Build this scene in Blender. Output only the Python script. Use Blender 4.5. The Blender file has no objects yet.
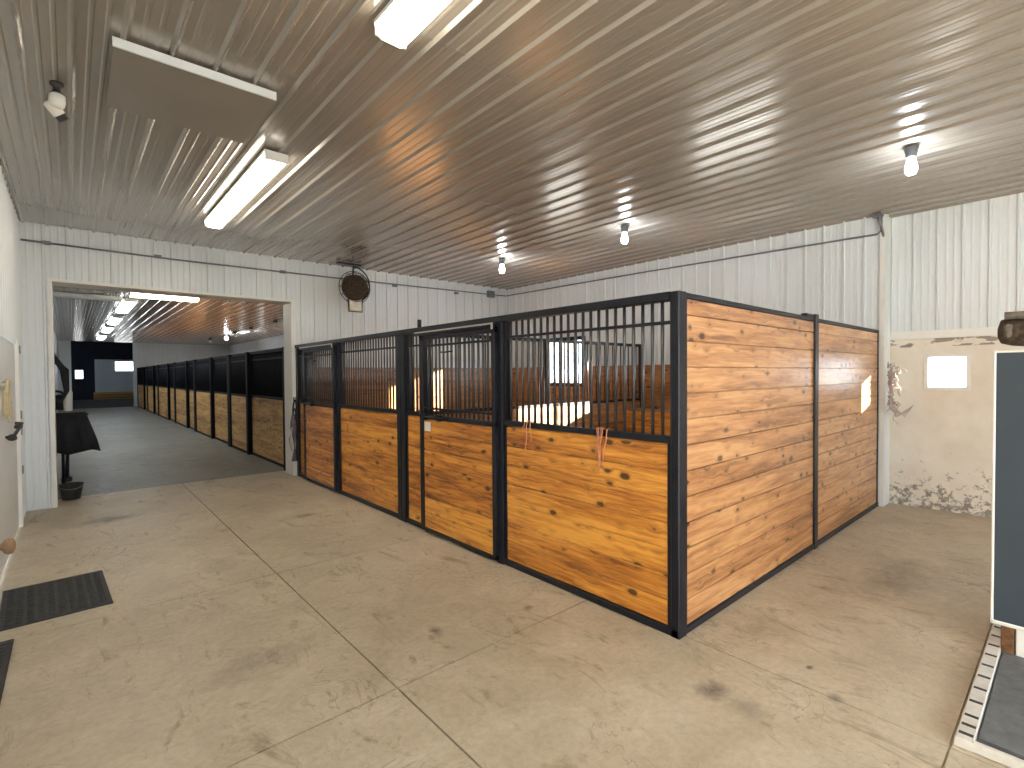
import bpy, math, random
from mathutils import Vector, Matrix
random.seed(7)
PI = math.pi
scn = bpy.context.scene
COL = scn.collection
EYE = 1.64

# ------------------------------------------------------------------ materials
MATS = {}
def new_mat(name):
    m = bpy.data.materials.new(name); m.use_nodes = True
    nt = m.node_tree
    for n in list(nt.nodes): nt.nodes.remove(n)
    out = nt.nodes.new('ShaderNodeOutputMaterial')
    b = nt.nodes.new('ShaderNodeBsdfPrincipled')
    nt.links.new(b.outputs[0], out.inputs[0])
    return m, nt, b, out
def N(nt, t, **kw):
    n = nt.nodes.new(t)
    for k, v in kw.items(): setattr(n, k, v)
    return n
def math_n(nt, op, a, b=None, c=None, clamp=False):
    n = nt.nodes.new('ShaderNodeMath'); n.operation = op; n.use_clamp = clamp
    for i, v in enumerate((a, b, c)):
        if v is None: continue
        if isinstance(v, (int, float)): n.inputs[i].default_value = v
        else: nt.links.new(v, n.inputs[i])
    return n.outputs[0]
def mixc(nt, fac, a, b, mode='MIX'):
    n = nt.nodes.new('ShaderNodeMix'); n.data_type = 'RGBA'; n.blend_type = mode
    for s, v in ((n.inputs[0], fac), (n.inputs[6], a), (n.inputs[7], b)):
        if isinstance(v, (int, float)): s.default_value = v
        elif isinstance(v, tuple): s.default_value = (*v, 1) if len(v) == 3 else v
        else: nt.links.new(v, s)
    return n.outputs[2]
def ramp(nt, fac, stops):
    n = nt.nodes.new('ShaderNodeValToRGB')
    el = n.color_ramp.elements
    while len(el) < len(stops): el.new(0.5)
    for e, (p, c) in zip(el, stops):
        e.position = p; e.color = (*c, 1) if len(c) == 3 else c
    nt.links.new(fac, n.inputs[0])
    return n.outputs[0]
def noise(nt, vec, scale, detail=3, rough=.5, dist=0.0):
    n = nt.nodes.new('ShaderNodeTexNoise')
    n.inputs['Scale'].default_value = scale; n.inputs['Detail'].default_value = detail
    n.inputs['Roughness'].default_value = rough; n.inputs['Distortion'].default_value = dist
    nt.links.new(vec, n.inputs['Vector'])
    return n.outputs['Fac']
def coords(nt):
    return nt.nodes.new('ShaderNodeTexCoord').outputs['Object']
def scaled(nt, vec, s):
    n = nt.nodes.new('ShaderNodeMapping'); n.inputs['Scale'].default_value = s
    nt.links.new(vec, n.inputs['Vector']); return n.outputs[0]
def combine(nt, x, y, z):
    n = nt.nodes.new('ShaderNodeCombineXYZ')
    for i, v in enumerate((x, y, z)):
        if isinstance(v, (int, float)): n.inputs[i].default_value = v
        else: nt.links.new(v, n.inputs[i])
    return n.outputs[0]
def sep(nt, vec):
    n = nt.nodes.new('ShaderNodeSeparateXYZ'); nt.links.new(vec, n.inputs[0]); return n.outputs
def bump(nt, b, h, strength=.2, dist=.01):
    n = nt.nodes.new('ShaderNodeBump'); n.inputs['Strength'].default_value = strength
    n.inputs['Distance'].default_value = dist
    nt.links.new(h, n.inputs['Height']); nt.links.new(n.outputs[0], b.inputs['Normal'])

def plain(name, col, rough=.5, metal=0.0, var=.12, scale=6, coat=0.0, spec=.5, b_strength=0.0):
    """a procedural material: one colour broken up by a soft noise"""
    if name in MATS: return MATS[name]
    m, nt, b, out = new_mat(name)
    f = noise(nt, coords(nt), scale, 4, .6)
    lo = tuple(c*(1-var) for c in col); hi = tuple(min(1, c*(1+var)) for c in col)
    c = ramp(nt, f, [(.3, lo), (.7, hi)])
    nt.links.new(c, b.inputs['Base Color'])
    b.inputs['Roughness'].default_value = rough; b.inputs['Metallic'].default_value = metal
    b.inputs['Coat Weight'].default_value = coat; b.inputs['Coat Roughness'].default_value = .2
    b.inputs['Specular IOR Level'].default_value = spec
    if b_strength: bump(nt, b, f, b_strength)
    MATS[name] = m; return m

def emit(name, col, strength):
    if name in MATS: return MATS[name]
    m, nt, b, out = new_mat(name)
    f = noise(nt, coords(nt), 3, 2)
    c = mixc(nt, f, tuple(x*.97 for x in col), col)
    nt.links.new(c, b.inputs['Emission Color']); b.inputs['Emission Strength'].default_value = strength
    b.inputs['Base Color'].default_value = (.8, .8, .8, 1)
    MATS[name] = m; return m

def wood(name, axis, dark, mid, light, pitch=.163, rough=.42, coat=.4, z0=.045):
    if name in MATS: return MATS[name]
    m, nt, b, out = new_mat(name)
    v = coords(nt); s = sep(nt, v)
    u = s['XYZ'.index(axis.upper())]; z = s[2]
    oi = nt.nodes.new('ShaderNodeObjectInfo')
    idx = math_n(nt, 'FLOOR', math_n(nt, 'DIVIDE', math_n(nt, 'SUBTRACT', z, z0), pitch))
    wn = N(nt, 'ShaderNodeTexWhiteNoise', noise_dimensions='2D')
    nt.links.new(combine(nt, idx, math_n(nt, 'MULTIPLY', oi.outputs['Random'], 37.0), 0), wn.inputs['Vector'])
    rnd = wn.outputs['Value']
    off = math_n(nt, 'MULTIPLY', rnd, 61.0)
    uu = math_n(nt, 'ADD', u, off)
    # knots: ellipses along the board
    kv = combine(nt, math_n(nt, 'MULTIPLY', uu, 7.0), math_n(nt, 'MULTIPLY', idx, 3.7), math_n(nt, 'MULTIPLY', z, 13.0))
    vo = N(nt, 'ShaderNodeTexVoronoi', voronoi_dimensions='3D'); vo.inputs['Scale'].default_value = 1.0
    vo.inputs['Randomness'].default_value = 1.0
    nt.links.new(kv, vo.inputs['Vector'])
    d = vo.outputs['Distance']
    knot = N(nt, 'ShaderNodeMapRange'); knot.inputs[1].default_value = .0; knot.inputs[2].default_value = .09
    knot.inputs[3].default_value = 1; knot.inputs[4].default_value = 0; cs = sep(nt, vo.outputs['Color'])
    rad = math_n(nt, 'MULTIPLY', math_n(nt, 'POWER', cs[0], 3.0), .25)
    dj = math_n(nt, 'ADD', d, math_n(nt, 'MULTIPLY', math_n(nt, 'SUBTRACT', noise(nt, scaled(nt, v, (30, 30, 45)), 1.0, 2), .5), .10))
    nt.links.new(math_n(nt, 'SUBTRACT', dj, rad), knot.inputs[0])
    halo = N(nt, 'ShaderNodeMapRange'); halo.inputs[1].default_value = .1; halo.inputs[2].default_value = .5
    halo.inputs[3].default_value = 1; halo.inputs[4].default_value = 0; nt.links.new(d, halo.inputs[0])
    # grain, pushed round the knots
    zz = math_n(nt, 'ADD', math_n(nt, 'MULTIPLY', z, 42.0), math_n(nt, 'MULTIPLY', halo.outputs[0], math_n(nt, 'MULTIPLY', cs[0], 1.6)))
    gv = combine(nt, math_n(nt, 'MULTIPLY', uu, 2.6), off, zz)
    g = noise(nt, gv, 1.0, 4, .62, .6)
    gv2 = combine(nt, math_n(nt, 'MULTIPLY', uu, .8), off, math_n(nt, 'MULTIPLY', z, 9.0))
    g2 = noise(nt, gv2, 1.0, 2, .5, .8)
    f = math_n(nt, 'ADD', math_n(nt, 'MULTIPLY', g, .6), math_n(nt, 'MULTIPLY', g2, .5))
    f = math_n(nt, 'ADD', f, math_n(nt, 'MULTIPLY', math_n(nt, 'SUBTRACT', rnd, .5), .12))
    c = ramp(nt, f, [(.40, dark), (.53, mid), (.68, light)])
    c = mixc(nt, math_n(nt, 'MULTIPLY', math_n(nt, 'MULTIPLY', halo.outputs[0], cs[0]), .5), c, tuple(x*.55 for x in dark))
    c = mixc(nt, math_n(nt, 'MULTIPLY', knot.outputs[0], .85), c, (.045, .014, .006))
    nt.links.new(c, b.inputs['Base Color'])
    b.inputs['Roughness'].default_value = rough
    b.inputs['Coat Weight'].default_value = coat; b.inputs['Coat Roughness'].default_value = .26
    bump(nt, b, g, .12, .004)
    MATS[name] = m; return m

FRONT = ((.23, .070, .011), (.57, .215, .030), (.84, .40, .065))
SIDE = ((.22, .085, .028), (.45, .20, .072), (.64, .34, .145))  # same wood as FRONT; warm-lamp and daylight tints put into the two colours
W_FRONT = wood('pine_front', 'y', *FRONT)
W_SIDE = wood('pine_side', 'x', *SIDE, rough=.34)
W_PART = wood('pine_partition', 'x', (.22, .09, .03), (.42, .20, .07), (.55, .30, .12), rough=.4)
W_BACK = wood('pine_lining', 'y', (.18, .07, .025), (.36, .16, .055), (.5, .25, .1), rough=.45)
W_DULL = wood('pine_aisle', 'y', (.24, .115, .03), (.50, .27, .075), (.68, .42, .14), rough=.6, coat=.1)
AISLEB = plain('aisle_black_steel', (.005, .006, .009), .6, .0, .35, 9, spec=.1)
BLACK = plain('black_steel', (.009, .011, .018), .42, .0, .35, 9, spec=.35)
STEELSTRIP = plain('bare_steel_edge', (.62, .60, .55), .35, .7)
BARM = plain('dark_round_bar', (.030, .033, .040), .30, .0, .35, 9, spec=.8)
GREYSTEEL = plain('grey_steel', (.24, .25, .26), .4, .5)
WHITEP = plain('white_painted_steel', (.73, .765, .78), .32, 0, .03, 1.4)
WHITET = plain('white_trim', (.80, .79, .75), .4, 0, .05, 3)
CEILM = plain('ceiling_steel', (.29, .262, .225), .27, 0, .04, 1.2, coat=.85, spec=1.0)
RUBBER = plain('black_rubber', (.035, .036, .038), .7, 0, .3, 20)
MATGREY = plain('grey_rubber_mat', (.14, .15, .16), .75, 0, .25, 14)
SLATE = plain('slate_grey_panel', (.030, .045, .062), .6, 0, .08, 2)
DUST = plain('brown_dust', (.060, .042, .028), .95, 0, .7, 26, b_strength=.8)
DUSTL = plain('pale_dust', (.13, .11, .09), .95, 0, .4, 30, b_strength=.6)
NAVY = plain('navy_cladding', (.008, .014, .03), .6, 0, .3, 3)
CLOTH = plain('black_cloth', (.014, .014, .017), .85, 0, .4, 12)
TWINE = plain('orange_twine', (.62, .27, .16), .9, 0, .2, 30)
TWINEW = plain('grey_twine', (.46, .42, .40), .95, 0, .3, 30)
PURPLE = plain('mauve_cloth', (.13, .10, .125), .9, 0, .4, 9)
BRASS = plain('brown_knob', (.35, .22, .12), .5, 0, .15, 12)
PAPER = plain('white_paper', (.82, .80, .76), .7, 0, .03)
CONDUIT = plain('grey_conduit', (.19, .21, .23), .5, .3)
TAN = plain('tan_rope', (.55, .47, .30), .9, 0, .2, 30)
BEDM = plain('wood_shavings', (.62, .45, .26), .9, 0, .35, 40, b_strength=.8)
BROWNB = plain('rusty_block', (.13, .06, .02), .8, 0, .5, 30)
DIRT = plain('arena_dirt', (.05, .04, .032), .95, 0, .3, 3)
SNOW = plain('pale_yard_ground', (.5, .48, .44), .9, 0, .15, .5)
FLUO = emit('fluorescent_diffuser', (1.0, .90, .72), 19.0)
FLUOC = emit('cool_fluorescent_diffuser', (.86, .94, 1.0), 16.0)
BULBM = emit('led_bulb', (.86, .93, 1.0), 130.0)
DIFFOFF = plain('unlit_diffuser', (.75, .78, .8), .4)

def make_glass():
    m, nt, b, out = new_mat('window_glass')
    t = N(nt, 'ShaderNodeBsdfTransparent'); g = N(nt, 'ShaderNodeBsdfGlossy'); g.inputs['Roughness'].default_value = .05
    f = noise(nt, coords(nt), 2, 2)
    mx = N(nt, 'ShaderNodeMixShader'); nt.links.new(math_n(nt, 'MULTIPLY', f, .14), mx.inputs[0])
    nt.links.new(t.outputs[0], mx.inputs[1]); nt.links.new(g.outputs[0], mx.inputs[2])
    nt.links.new(mx.outputs[0], out.inputs[0]); return m
GLASS = make_glass()

def make_concrete(name, a, bb, stains=()):
    m, nt, b, out = new_mat(name)
    v = coords(nt)
    n1 = noise(nt, v, .55, 4, .6, .4); n2 = noise(nt, v, 3.2, 6, .68, .8); n3 = noise(nt, v, 26, 4, .7)
    n4 = noise(nt, scaled(nt, v, (1.4, .55, 1)), 2.2, 5, .75, 2.2)
    c = ramp(nt, math_n(nt, 'ADD', math_n(nt, 'MULTIPLY', n1, .55), math_n(nt, 'MULTIPLY', n2, .45)), [(.34, a), (.64, bb)])
    blot = ramp(nt, n4, [(.56, (1, 1, 1)), (.66, (.70, .66, .60)), (.74, (.50, .46, .41))])
    c = mixc(nt, .95, c, blot, 'MULTIPLY')
    # scuffs: thin wandering marks
    r = math_n(nt, 'ABSOLUTE', math_n(nt, 'SUBTRACT', noise(nt, v, 1.9, 3, .6, 2.8), .5))
    msk = ramp(nt, noise(nt, v, 1.3, 2), [(.5, (0, 0, 0)), (.62, (1, 1, 1))])
    sc = ramp(nt, r, [(0, (.55, .51, .47)), (.012, (1, 1, 1))])
    c = mixc(nt, math_n(nt, 'MULTIPLY', msk, .75), c, mixc(nt, 1.0, c, sc, 'MULTIPLY'))
    c = mixc(nt, .35, c, ramp(nt, n3, [(.35, (.72, .70, .68)), (.6, (1.1, 1.1, 1.1))]), 'MULTIPLY')
    s = sep(nt, v)
    for (x, y, rx, ry, k) in stains:
        dx = math_n(nt, 'DIVIDE', math_n(nt, 'SUBTRACT', s[0], x), rx); dy = math_n(nt, 'DIVIDE', math_n(nt, 'SUBTRACT', s[1], y), ry)
        d = math_n(nt, 'SQRT', math_n(nt, 'ADD', math_n(nt, 'MULTIPLY', dx, dx), math_n(nt, 'MULTIPLY', dy, dy)))
        d = math_n(nt, 'ADD', d, math_n(nt, 'MULTIPLY', math_n(nt, 'SUBTRACT', noise(nt, v, 9, 5, .7, .6), .5), 1.9))
        f = math_n(nt, 'MULTIPLY', math_n(nt, 'SUBTRACT', 1.0, d, clamp=True), k * 1.6, clamp=True)
        c = mixc(nt, f, c, (.115, .09, .075))
    nt.links.new(c, b.inputs['Base Color'])
    rr = ramp(nt, n2, [(.3, (.42,)*3), (.7, (.68,)*3)])
    nt.links.new(rr, b.inputs['Roughness'])
    bump(nt, b, n3, .12, .006)
    return m
CONC = make_concrete('sealed_concrete', (.37, .305, .215), (.62, .545, .43),
    [(2.46, 1.24, .10, .10, .55), (2.44, 1.05, .10, .12, .25), (.95, 4.95, .20, .28, .22), (1.72, 2.72, .05, .10, .6), (2.05, 6.0, .20, .10, .45),
     (.35, 7.4, .35, .2, .45), (2.38, 2.55, .06, .04, .6), (3.05, .98, .035, .02, .8), (2.86, .8, .05, .05, .4), (.75, 3.1, .35, .2, .25), (4.9, .95, .7, .25, .3), (3.3, 1.35, .35, .12, .18)])
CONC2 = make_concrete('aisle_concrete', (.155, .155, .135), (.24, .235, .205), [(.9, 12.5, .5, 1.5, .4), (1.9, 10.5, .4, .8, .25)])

def make_door():
    """white wash-down board with grime along the foot"""
    m, nt, b, out = new_mat('grimy_white_board')
    v = coords(nt); s = sep(nt, v)
    n = noise(nt, v, 13, 6, .72, .5); n2 = noise(nt, v, 2.2, 4, .6)
    low = math_n(nt, 'MULTIPLY', math_n(nt, 'SUBTRACT', .95, s[2], clamp=True), .34)
    f = math_n(nt, 'ADD', n, low)
    k = ramp(nt, f, [(.76, (0, 0, 0)), (.84, (1, 1, 1))])
    base = ramp(nt, n2, [(.35, (.70, .63, .53)), (.65, (.80, .75, .66))])
    hi = math_n(nt, 'MULTIPLY', math_n(nt, 'GREATER_THAN', s[2], 1.93), math_n(nt, 'GREATER_THAN', noise(nt, scaled(nt, v, (1, 2.5, 9)), 2.0, 3), .56))
    k2 = math_n(nt, 'MAXIMUM', math_n(nt, 'MULTIPLY', k, .8), math_n(nt, 'MULTIPLY', hi, .75))
    c = mixc(nt, k2, base, (.13, .105, .085))
    nt.links.new(c, b.inputs['Base Color']); b.inputs['Roughness'].default_value = .4
    return m
GRIMY = make_door()

# ------------------------------------------------------------------ geometry
class MB:
    def __init__(s): s.v = []; s.f = []; s.smooth = set()
    def box(s, x0, x1, y0, y1, z0, z1):
        if x0 > x1: x0, x1 = x1, x0
        if y0 > y1: y0, y1 = y1, y0
        if z0 > z1: z0, z1 = z1, z0
        i = len(s.v)
        s.v += [(x, y, z) for z in (z0, z1) for y in (y0, y1) for x in (x0, x1)]
        for q in ((0,2,3,1),(4,5,7,6),(0,1,5,4),(2,6,7,3),(0,4,6,2),(1,3,7,5)): s.f.append(tuple(i+k for k in q))
        return s
    def bbox(s, x0, x1, y0, y1, z0, z1, b=.004):
        """box with its long edges cut: an octagonal section along the longest axis"""
        d = [abs(x1-x0), abs(y1-y0), abs(z1-z0)]; ax = d.index(max(d))
        lo = [min(x0,x1), min(y0,y1), min(z0,z1)]; hi = [max(x0,x1), max(y0,y1), max(z0,z1)]
        a, c = [k for k in range(3) if k != ax]
        sec = [(lo[a]+b,lo[c]),(hi[a]-b,lo[c]),(hi[a],lo[c]+b),(hi[a],hi[c]-b),(hi[a]-b,hi[c]),(lo[a]+b,hi[c]),(lo[a],hi[c]-b),(lo[a],lo[c]+b)]
        i = len(s.v)
        for w in (lo[ax], hi[ax]):
            for p, q in sec:
                t = [0,0,0]; t[ax] = w; t[a] = p; t[c] = q; s.v.append(tuple(t))
        fl = ax == 1
        for k in range(8):
            n = (k+1) % 8; q = (i+k, i+n, i+8+n, i+8+k)
            s.f.append(q[::-1] if fl else q)
        e0 = tuple(i+k for k in range(8)); e1 = tuple(i+8+k for k in range(8))
        s.f.append(e0 if fl else e0[::-1]); s.f.append(e1[::-1] if fl else e1)
        return s
    def tube(s, pts, r, n=8, caps=True):
        pts = [Vector(p) for p in pts]; i0 = len(s.v)
        rs = r if isinstance(r, (list, tuple)) else [r]*len(pts)
        prev = None
        for k, p in enumerate(pts):
            t = (pts[min(k+1, len(pts)-1)] - pts[max(k-1, 0)])
            if t.length < 1e-9: t = Vector((0, 0, 1))
            t.normalize()
            if prev is None:
                ref = Vector((0, 0, 1)) if abs(t.z) < .9 else Vector((1, 0, 0))
                a = t.cross(ref).normalized()
            else:
                a = (prev - t*prev.dot(t)); a = a.normalized() if a.length > 1e-6 else t.orthogonal().normalized()
            prev = a; b = t.cross(a)
            for j in range(n):
                an = 2*PI*j/n; s.v.append(tuple(p + (a*math.cos(an)+b*math.sin(an))*rs[k]))
        for k in range(len(pts)-1):
            for j in range(n):
                j2 = (j+1) % n; s.smooth.add(len(s.f))
                s.f.append((i0+k*n+j, i0+k*n+j2, i0+(k+1)*n+j2, i0+(k+1)*n+j))
        if caps:
            s.f.append(tuple(i0+j for j in range(n))[::-1]); s.f.append(tuple(i0+(len(pts)-1)*n+j for j in range(n)))
        return s
    def lathe(s, c, prof, n=20, axis='z'):
        """prof: (radius, height) pairs about c"""
        i0 = len(s.v)
        for r, h in prof:
            for j in range(n):
                an = 2*PI*j/n; a, b = r*math.cos(an), r*math.sin(an)
                p = {'z': (a, b, h), 'y': (a, h, b), 'x': (h, a, b)}[axis]
                s.v.append((c[0]+p[0], c[1]+p[1], c[2]+p[2]))
        for k in range(len(prof)-1):
            for j in range(n):
                j2 = (j+1) % n; s.smooth.add(len(s.f))
                s.f.append((i0+k*n+j, i0+k*n+j2, i0+(k+1)*n+j2, i0+(k+1)*n+j))
        s.f.append(tuple(i0+j for j in range(n))[::-1]); s.f.append(tuple(i0+(len(prof)-1)*n+j for j in range(n)))
        return s
    def ribbed(s, a0, a1, l0, l1, place, pitch=.2225, anchor=0.0, h=.019, minor=.0035, base=.017, top=.009):
        """ribbed sheet: profile runs a0..a1, ribs run l0..l1; place(a, l, out) -> point"""
        prof = []
        k = math.floor((a0-anchor)/pitch)-1
        while anchor+k*pitch < a1+pitch:
            c = anchor+k*pitch
            for da, o in ((-base, 0), (-top, h), (top, h), (base, 0),
                          (pitch/3-.012, 0), (pitch/3-.004, minor), (pitch/3+.008, minor), (pitch/3+.016, 0),
                          (2*pitch/3-.016, 0), (2*pitch/3-.008, minor), (2*pitch/3+.004, minor), (2*pitch/3+.012, 0)):
                prof.append((c+da, o))
            k += 1
        pr = [p for p in prof if a0 < p[0] < a1]
        pr = [(a0, 0)] + pr + [(a1, 0)]
        i = len(s.v)
        for a, o in pr:
            s.v.append(place(a, l0, o)); s.v.append(place(a, l1, o))
        for k in range(len(pr)-1):
            s.f.append((i+2*k, i+2*k+1, i+2*k+3, i+2*k+2))
        return s
    def build(s, name, mat, parent=None, kind=None, label=None):
        me = bpy.data.meshes.new(name)
        off = Vector(parent['_o']) if parent is not None and '_o' in parent else Vector((0, 0, 0))
        me.from_pydata([tuple(Vector(v)-off) for v in s.v], [], s.f)
        for k in s.smooth: me.polygons[k].use_smooth = True
        me.materials.append(mat); me.validate(); me.update()
        o = bpy.data.objects.new(name, me); COL.objects.link(o)
        if parent is not None:
            o.parent = parent
            if '_o' in parent: o['_o'] = tuple(parent['_o'])   # world origin the children are measured from
        if kind: o['kind'] = kind
        if label: o['label'] = label
        return o

def thing(name, loc, label, cat, group=None):
    o = bpy.data.objects.new(name, None); COL.objects.link(o)
    o.empty_display_size = .1
    o.location = loc; o['_o'] = tuple(loc); o['label'] = label; o['category'] = cat
    if group: o['group'] = group
    return o
def tag(o, label, cat, group=None):
    o['label'] = label; o['category'] = cat
    if group: o['group'] = group
    return o
def struct(name, mb, mat, parent=None):
    return mb.build(name, mat, parent, kind='structure' if parent is None else None)
def recenter(o):
    """put a single-mesh thing's origin at its base centre"""
    me = o.data; vs = [v.co.copy() for v in me.vertices]
    c = Vector((sum((min(v[k] for v in vs), max(v[k] for v in vs)))/2 for k in range(3))); c.z = min(v.z for v in vs)
    for v in me.vertices: v.co -= c
    o.location = c; return o
def copy_tree(o, off, parent=None):
    c = o.copy(); COL.objects.link(c)
    if parent is None: c.location = Vector(o.location)+Vector(off)
    else: c.parent = parent
    for ch in list(o.children): copy_tree(ch, off, c)
    return c

# dimensions read from the photograph (metres, camera over the origin)
XL, XR, XN = -.44, 7.39, 7.65        # left wall, right wall, set-back right wall
XS, YS, YB = 2.789, 1.623, 8.546     # stall front, stall side, back wall
H, HS, RAIL = 3.546, 2.14, 1.20
YE, YF, WT = -5.0, 34.5, .36         # rear wall behind the camera, end of the aisle, back wall thickness
XO0, XO1, HD = -.15, 2.72, 2.84      # opening into the aisle
YAX = YB+WT

# ------------------------------------------------------------------ setting
# concrete slabs with sawn joints
def slabs(xs, ys, holes=()):
    mb = MB(); g = .005
    for i in range(len(xs)-1):
        for j in range(len(ys)-1):
            mb.box(xs[i]+g, xs[i+1]-g, ys[j]+g, ys[j+1]-g, -.10, 0)
    return mb
fl = slabs([XL-.02, -.29, 1.256, 2.845, 5.4, XN+.3], [YE, -2.0, .362, 2.351])
fl2 = slabs([XL-.02, 1.256, 2.845, 5.4, XN+.3], [2.351, 4.4, 9.10])
fl.v, fl.f = fl.v + fl2.v, fl.f + [tuple(len(fl.v)+k for k in q) for q in fl2.f]
fl.box(XL-.02, XN+.3, YE, 9.10, -.12, -.012)
struct('floor', fl, CONC)
fa = MB().box(XL-.02, XR+.1, 9.112, 34.6, -.10, -.004); struct('floor_aisle', fa, CONC2)
MBA = MB().box(-12, 16, 34.6, 52, -.12, -.03); struct('floor_arena', MBA, DIRT)
g = MB().box(-80, 120, -80, 120, -.4, -.25); struct('ground', g, SNOW)

# ceilings: ribs run down the building
mb = MB()
mb.ribbed(XL-.02, XN+.05, YE, YAX, lambda a, l, o: (a, l, H-o), anchor=2.491, h=.020, minor=.003, base=.021, top=.004)
struct('ceiling', mb, CEILM)
struct('ceiling_deck', MB().box(XL-.4, XN+.4, YE-.2, YF+.2, H+.002, H+.08), CEILM)
mb = MB().ribbed(XL-.02, XR+.02, YAX, YF, lambda a, l, o: (a, l, H-.02-o), anchor=2.6)
struct('ceiling_aisle', mb, CEILM)
# lap joints across the ceiling sheets
mb = MB()
for (xa, xb, y) in ((1.46, 2.27, 2.45), (2.9, 5.1, 5.2), (3.4, 4.2, 4.4)):
    mb.box(xa, xb, y, y+.006, H-.0045, H-.001)
struct('trim_1', mb, GREYSTEEL)

# back wall: ribbed sheet with the aisle opening
mb = MB()
pl = lambda a, l, o: (a, YB-o, l)
mb.ribbed(XL, XO0-.04, 0, H, pl); mb.ribbed(XO1+.07, XR, 0, H, pl); mb.ribbed(XO0-.04, XO1+.07, HD+.04, H, pl)
mb.box(XL, XO0-.001, YB+.012, YAX, 0, H); mb.box(XO1+.001, XR, YB+.012, YAX, 0, H); mb.box(XO0, XO1, YB+.012, YAX, HD+.001, H)
struct('wall_back', mb, WHITEP)
mb = MB()   # casing of the opening
mb.box(XO0-.045, XO0, YB-.028, YAX+.01, 0, HD+.04); mb.box(XO1, XO1+.075, YB-.028, YAX+.01, 0, HD+.04); mb.box(XO0, XO1, YB-.028, YAX+.01, HD, HD+.04)
struct('trim_2', mb, WHITET)

# left wall
mb = MB()
DY0, DY1, DZ = 3.2, 7.72, 2.0
pl = lambda a, l, o: (XL+o, a, l)
mb.ribbed(DY1, YB, 0, H, pl, h=.012); mb.ribbed(YE, DY0, 0, H, pl, h=.012); mb.ribbed(DY0, DY1, DZ, H, pl, h=.012)
mb.box(XL-.12, XL-.002, YE, YB, DZ, H); mb.box(XL-.12, XL-.002, DY1, YF, 0, DZ); mb.box(XL-.12, XL-.002, YE, DY0, 0, DZ)
mb.box(XL-.12, XL-.002, YB, YF, DZ, H)
struct('wall_left', mb, WHITEP)
d = thing('door_1', (XL-.03, 5.46, 0), 'white door in the left wall', 'door'); d['kind'] = 'structure'; del d['category']
pnl = MB().box(XL-.06, XL-.01, DY0+.012, DY1-.03, .015, DZ-.012)
pnl.build('door_panel', plain('door_white', (.86, .89, .92), .4, 0, .03), d)
MB().box(XL-.06, XL+.022, DY1-.03, DY1+.03, 0, DZ+.05).build('door_jamb', WHITET, d)
for z in (.62, 1.05, 1.23, 1.95):
    h = MB().tube([(XL+.026, DY1+.034, z-.045), (XL+.026, DY1+.034, z+.045)], .009, 8); h.box(XL+.008, XL+.028, DY1+.0, DY1+.06, z-.04, z+.04)
    h.build('hinge', GREYSTEEL, d)
hb = MB(); hb.tube([(XL+.005, 6.30, 1.11), (XL+.05, 6.33, 1.115), (XL+.055, 6.85, 1.14), (XL+.055, 7.3, 1.165), (XL+.005, 7.33, 1.17)], .014, 8)
hb.lathe((XL+.04, 6.35, 1.10), [(.0, -.03), (.03, -.02), (.034, 0), (.02, .03), (.0, .035)], 12)
hb.lathe((XL+.04, 7.1, 1.15), [(.0, -.03), (.03, -.02), (.034, 0), (.02, .03), (.0, .035)], 12)
hb.build('door_handle', RUBBER, d)

# right wall with two stall windows
WIN = [(2.79, 4.06), (6.27, 7.29)]; WZ0, WZ1 = 1.41, 2.34
mb = MB(); T = .12
pl = lambda a, l, o: (XR-o, a, l)
ys = [YS-.06, WIN[0][0], WIN[0][1], WIN[1][0], WIN[1][1], YB]
for i in range(5):
    a, b = ys[i], ys[i+1]
    if i % 2 == 0:
        mb.ribbed(a, b, 0, H, pl); mb.box(XR+.002, XR+T, a, b, -.1, H)
    else:
        mb.ribbed(a, b, 0, WZ0, pl); mb.ribbed(a, b, WZ1, H, pl)
        mb.box(XR+.002, XR+T, a, b, -.1, WZ0); mb.box(XR+.002, XR+T, a, b, WZ1, H)
struct('wall_right', mb, WHITEP)
AWY = [(10.9, 11.9), (14.3, 15.3), (18.2, 19.2), (22.6, 23.6), (27.0, 28.0), (31.0, 32.0)]  # unseen windows added so sun brightens the aisle stalls and ceiling
mb = MB(); yy = YAX
for (a, b) in AWY:
    mb.ribbed(yy, a, 0, H, pl); mb.box(XR+.002, XR+T, yy-(.4 if yy == YAX else 0), a, -.1, H)
    mb.ribbed(a, b, WZ1, H, pl); mb.ribbed(a, b, 0, WZ0, pl); mb.box(XR+.002, XR+T, a, b, -.1, WZ0); mb.box(XR+.002, XR+T, a, b, WZ1, H); yy = b
mb.ribbed(yy, YF, 0, H, pl); mb.box(XR+.002, XR+T, yy, YF, -.1, H)
struct('wall_right_aisle', mb, WHITEP)
mb = MB()
for (a, b) in AWY:
    mb.box(XR-.03, XR+.06, a-.03, a+.03, WZ0-.03, WZ1+.03); mb.box(XR-.03, XR+.06, b-.03, b+.03, WZ0-.03, WZ1+.03)
    mb.box(XR-.03, XR+.06, a, b, WZ0-.03, WZ0+.03); mb.box(XR-.03, XR+.06, a, b, WZ1-.03, WZ1+.03)
struct('trim_6', mb, BLACK)
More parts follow.
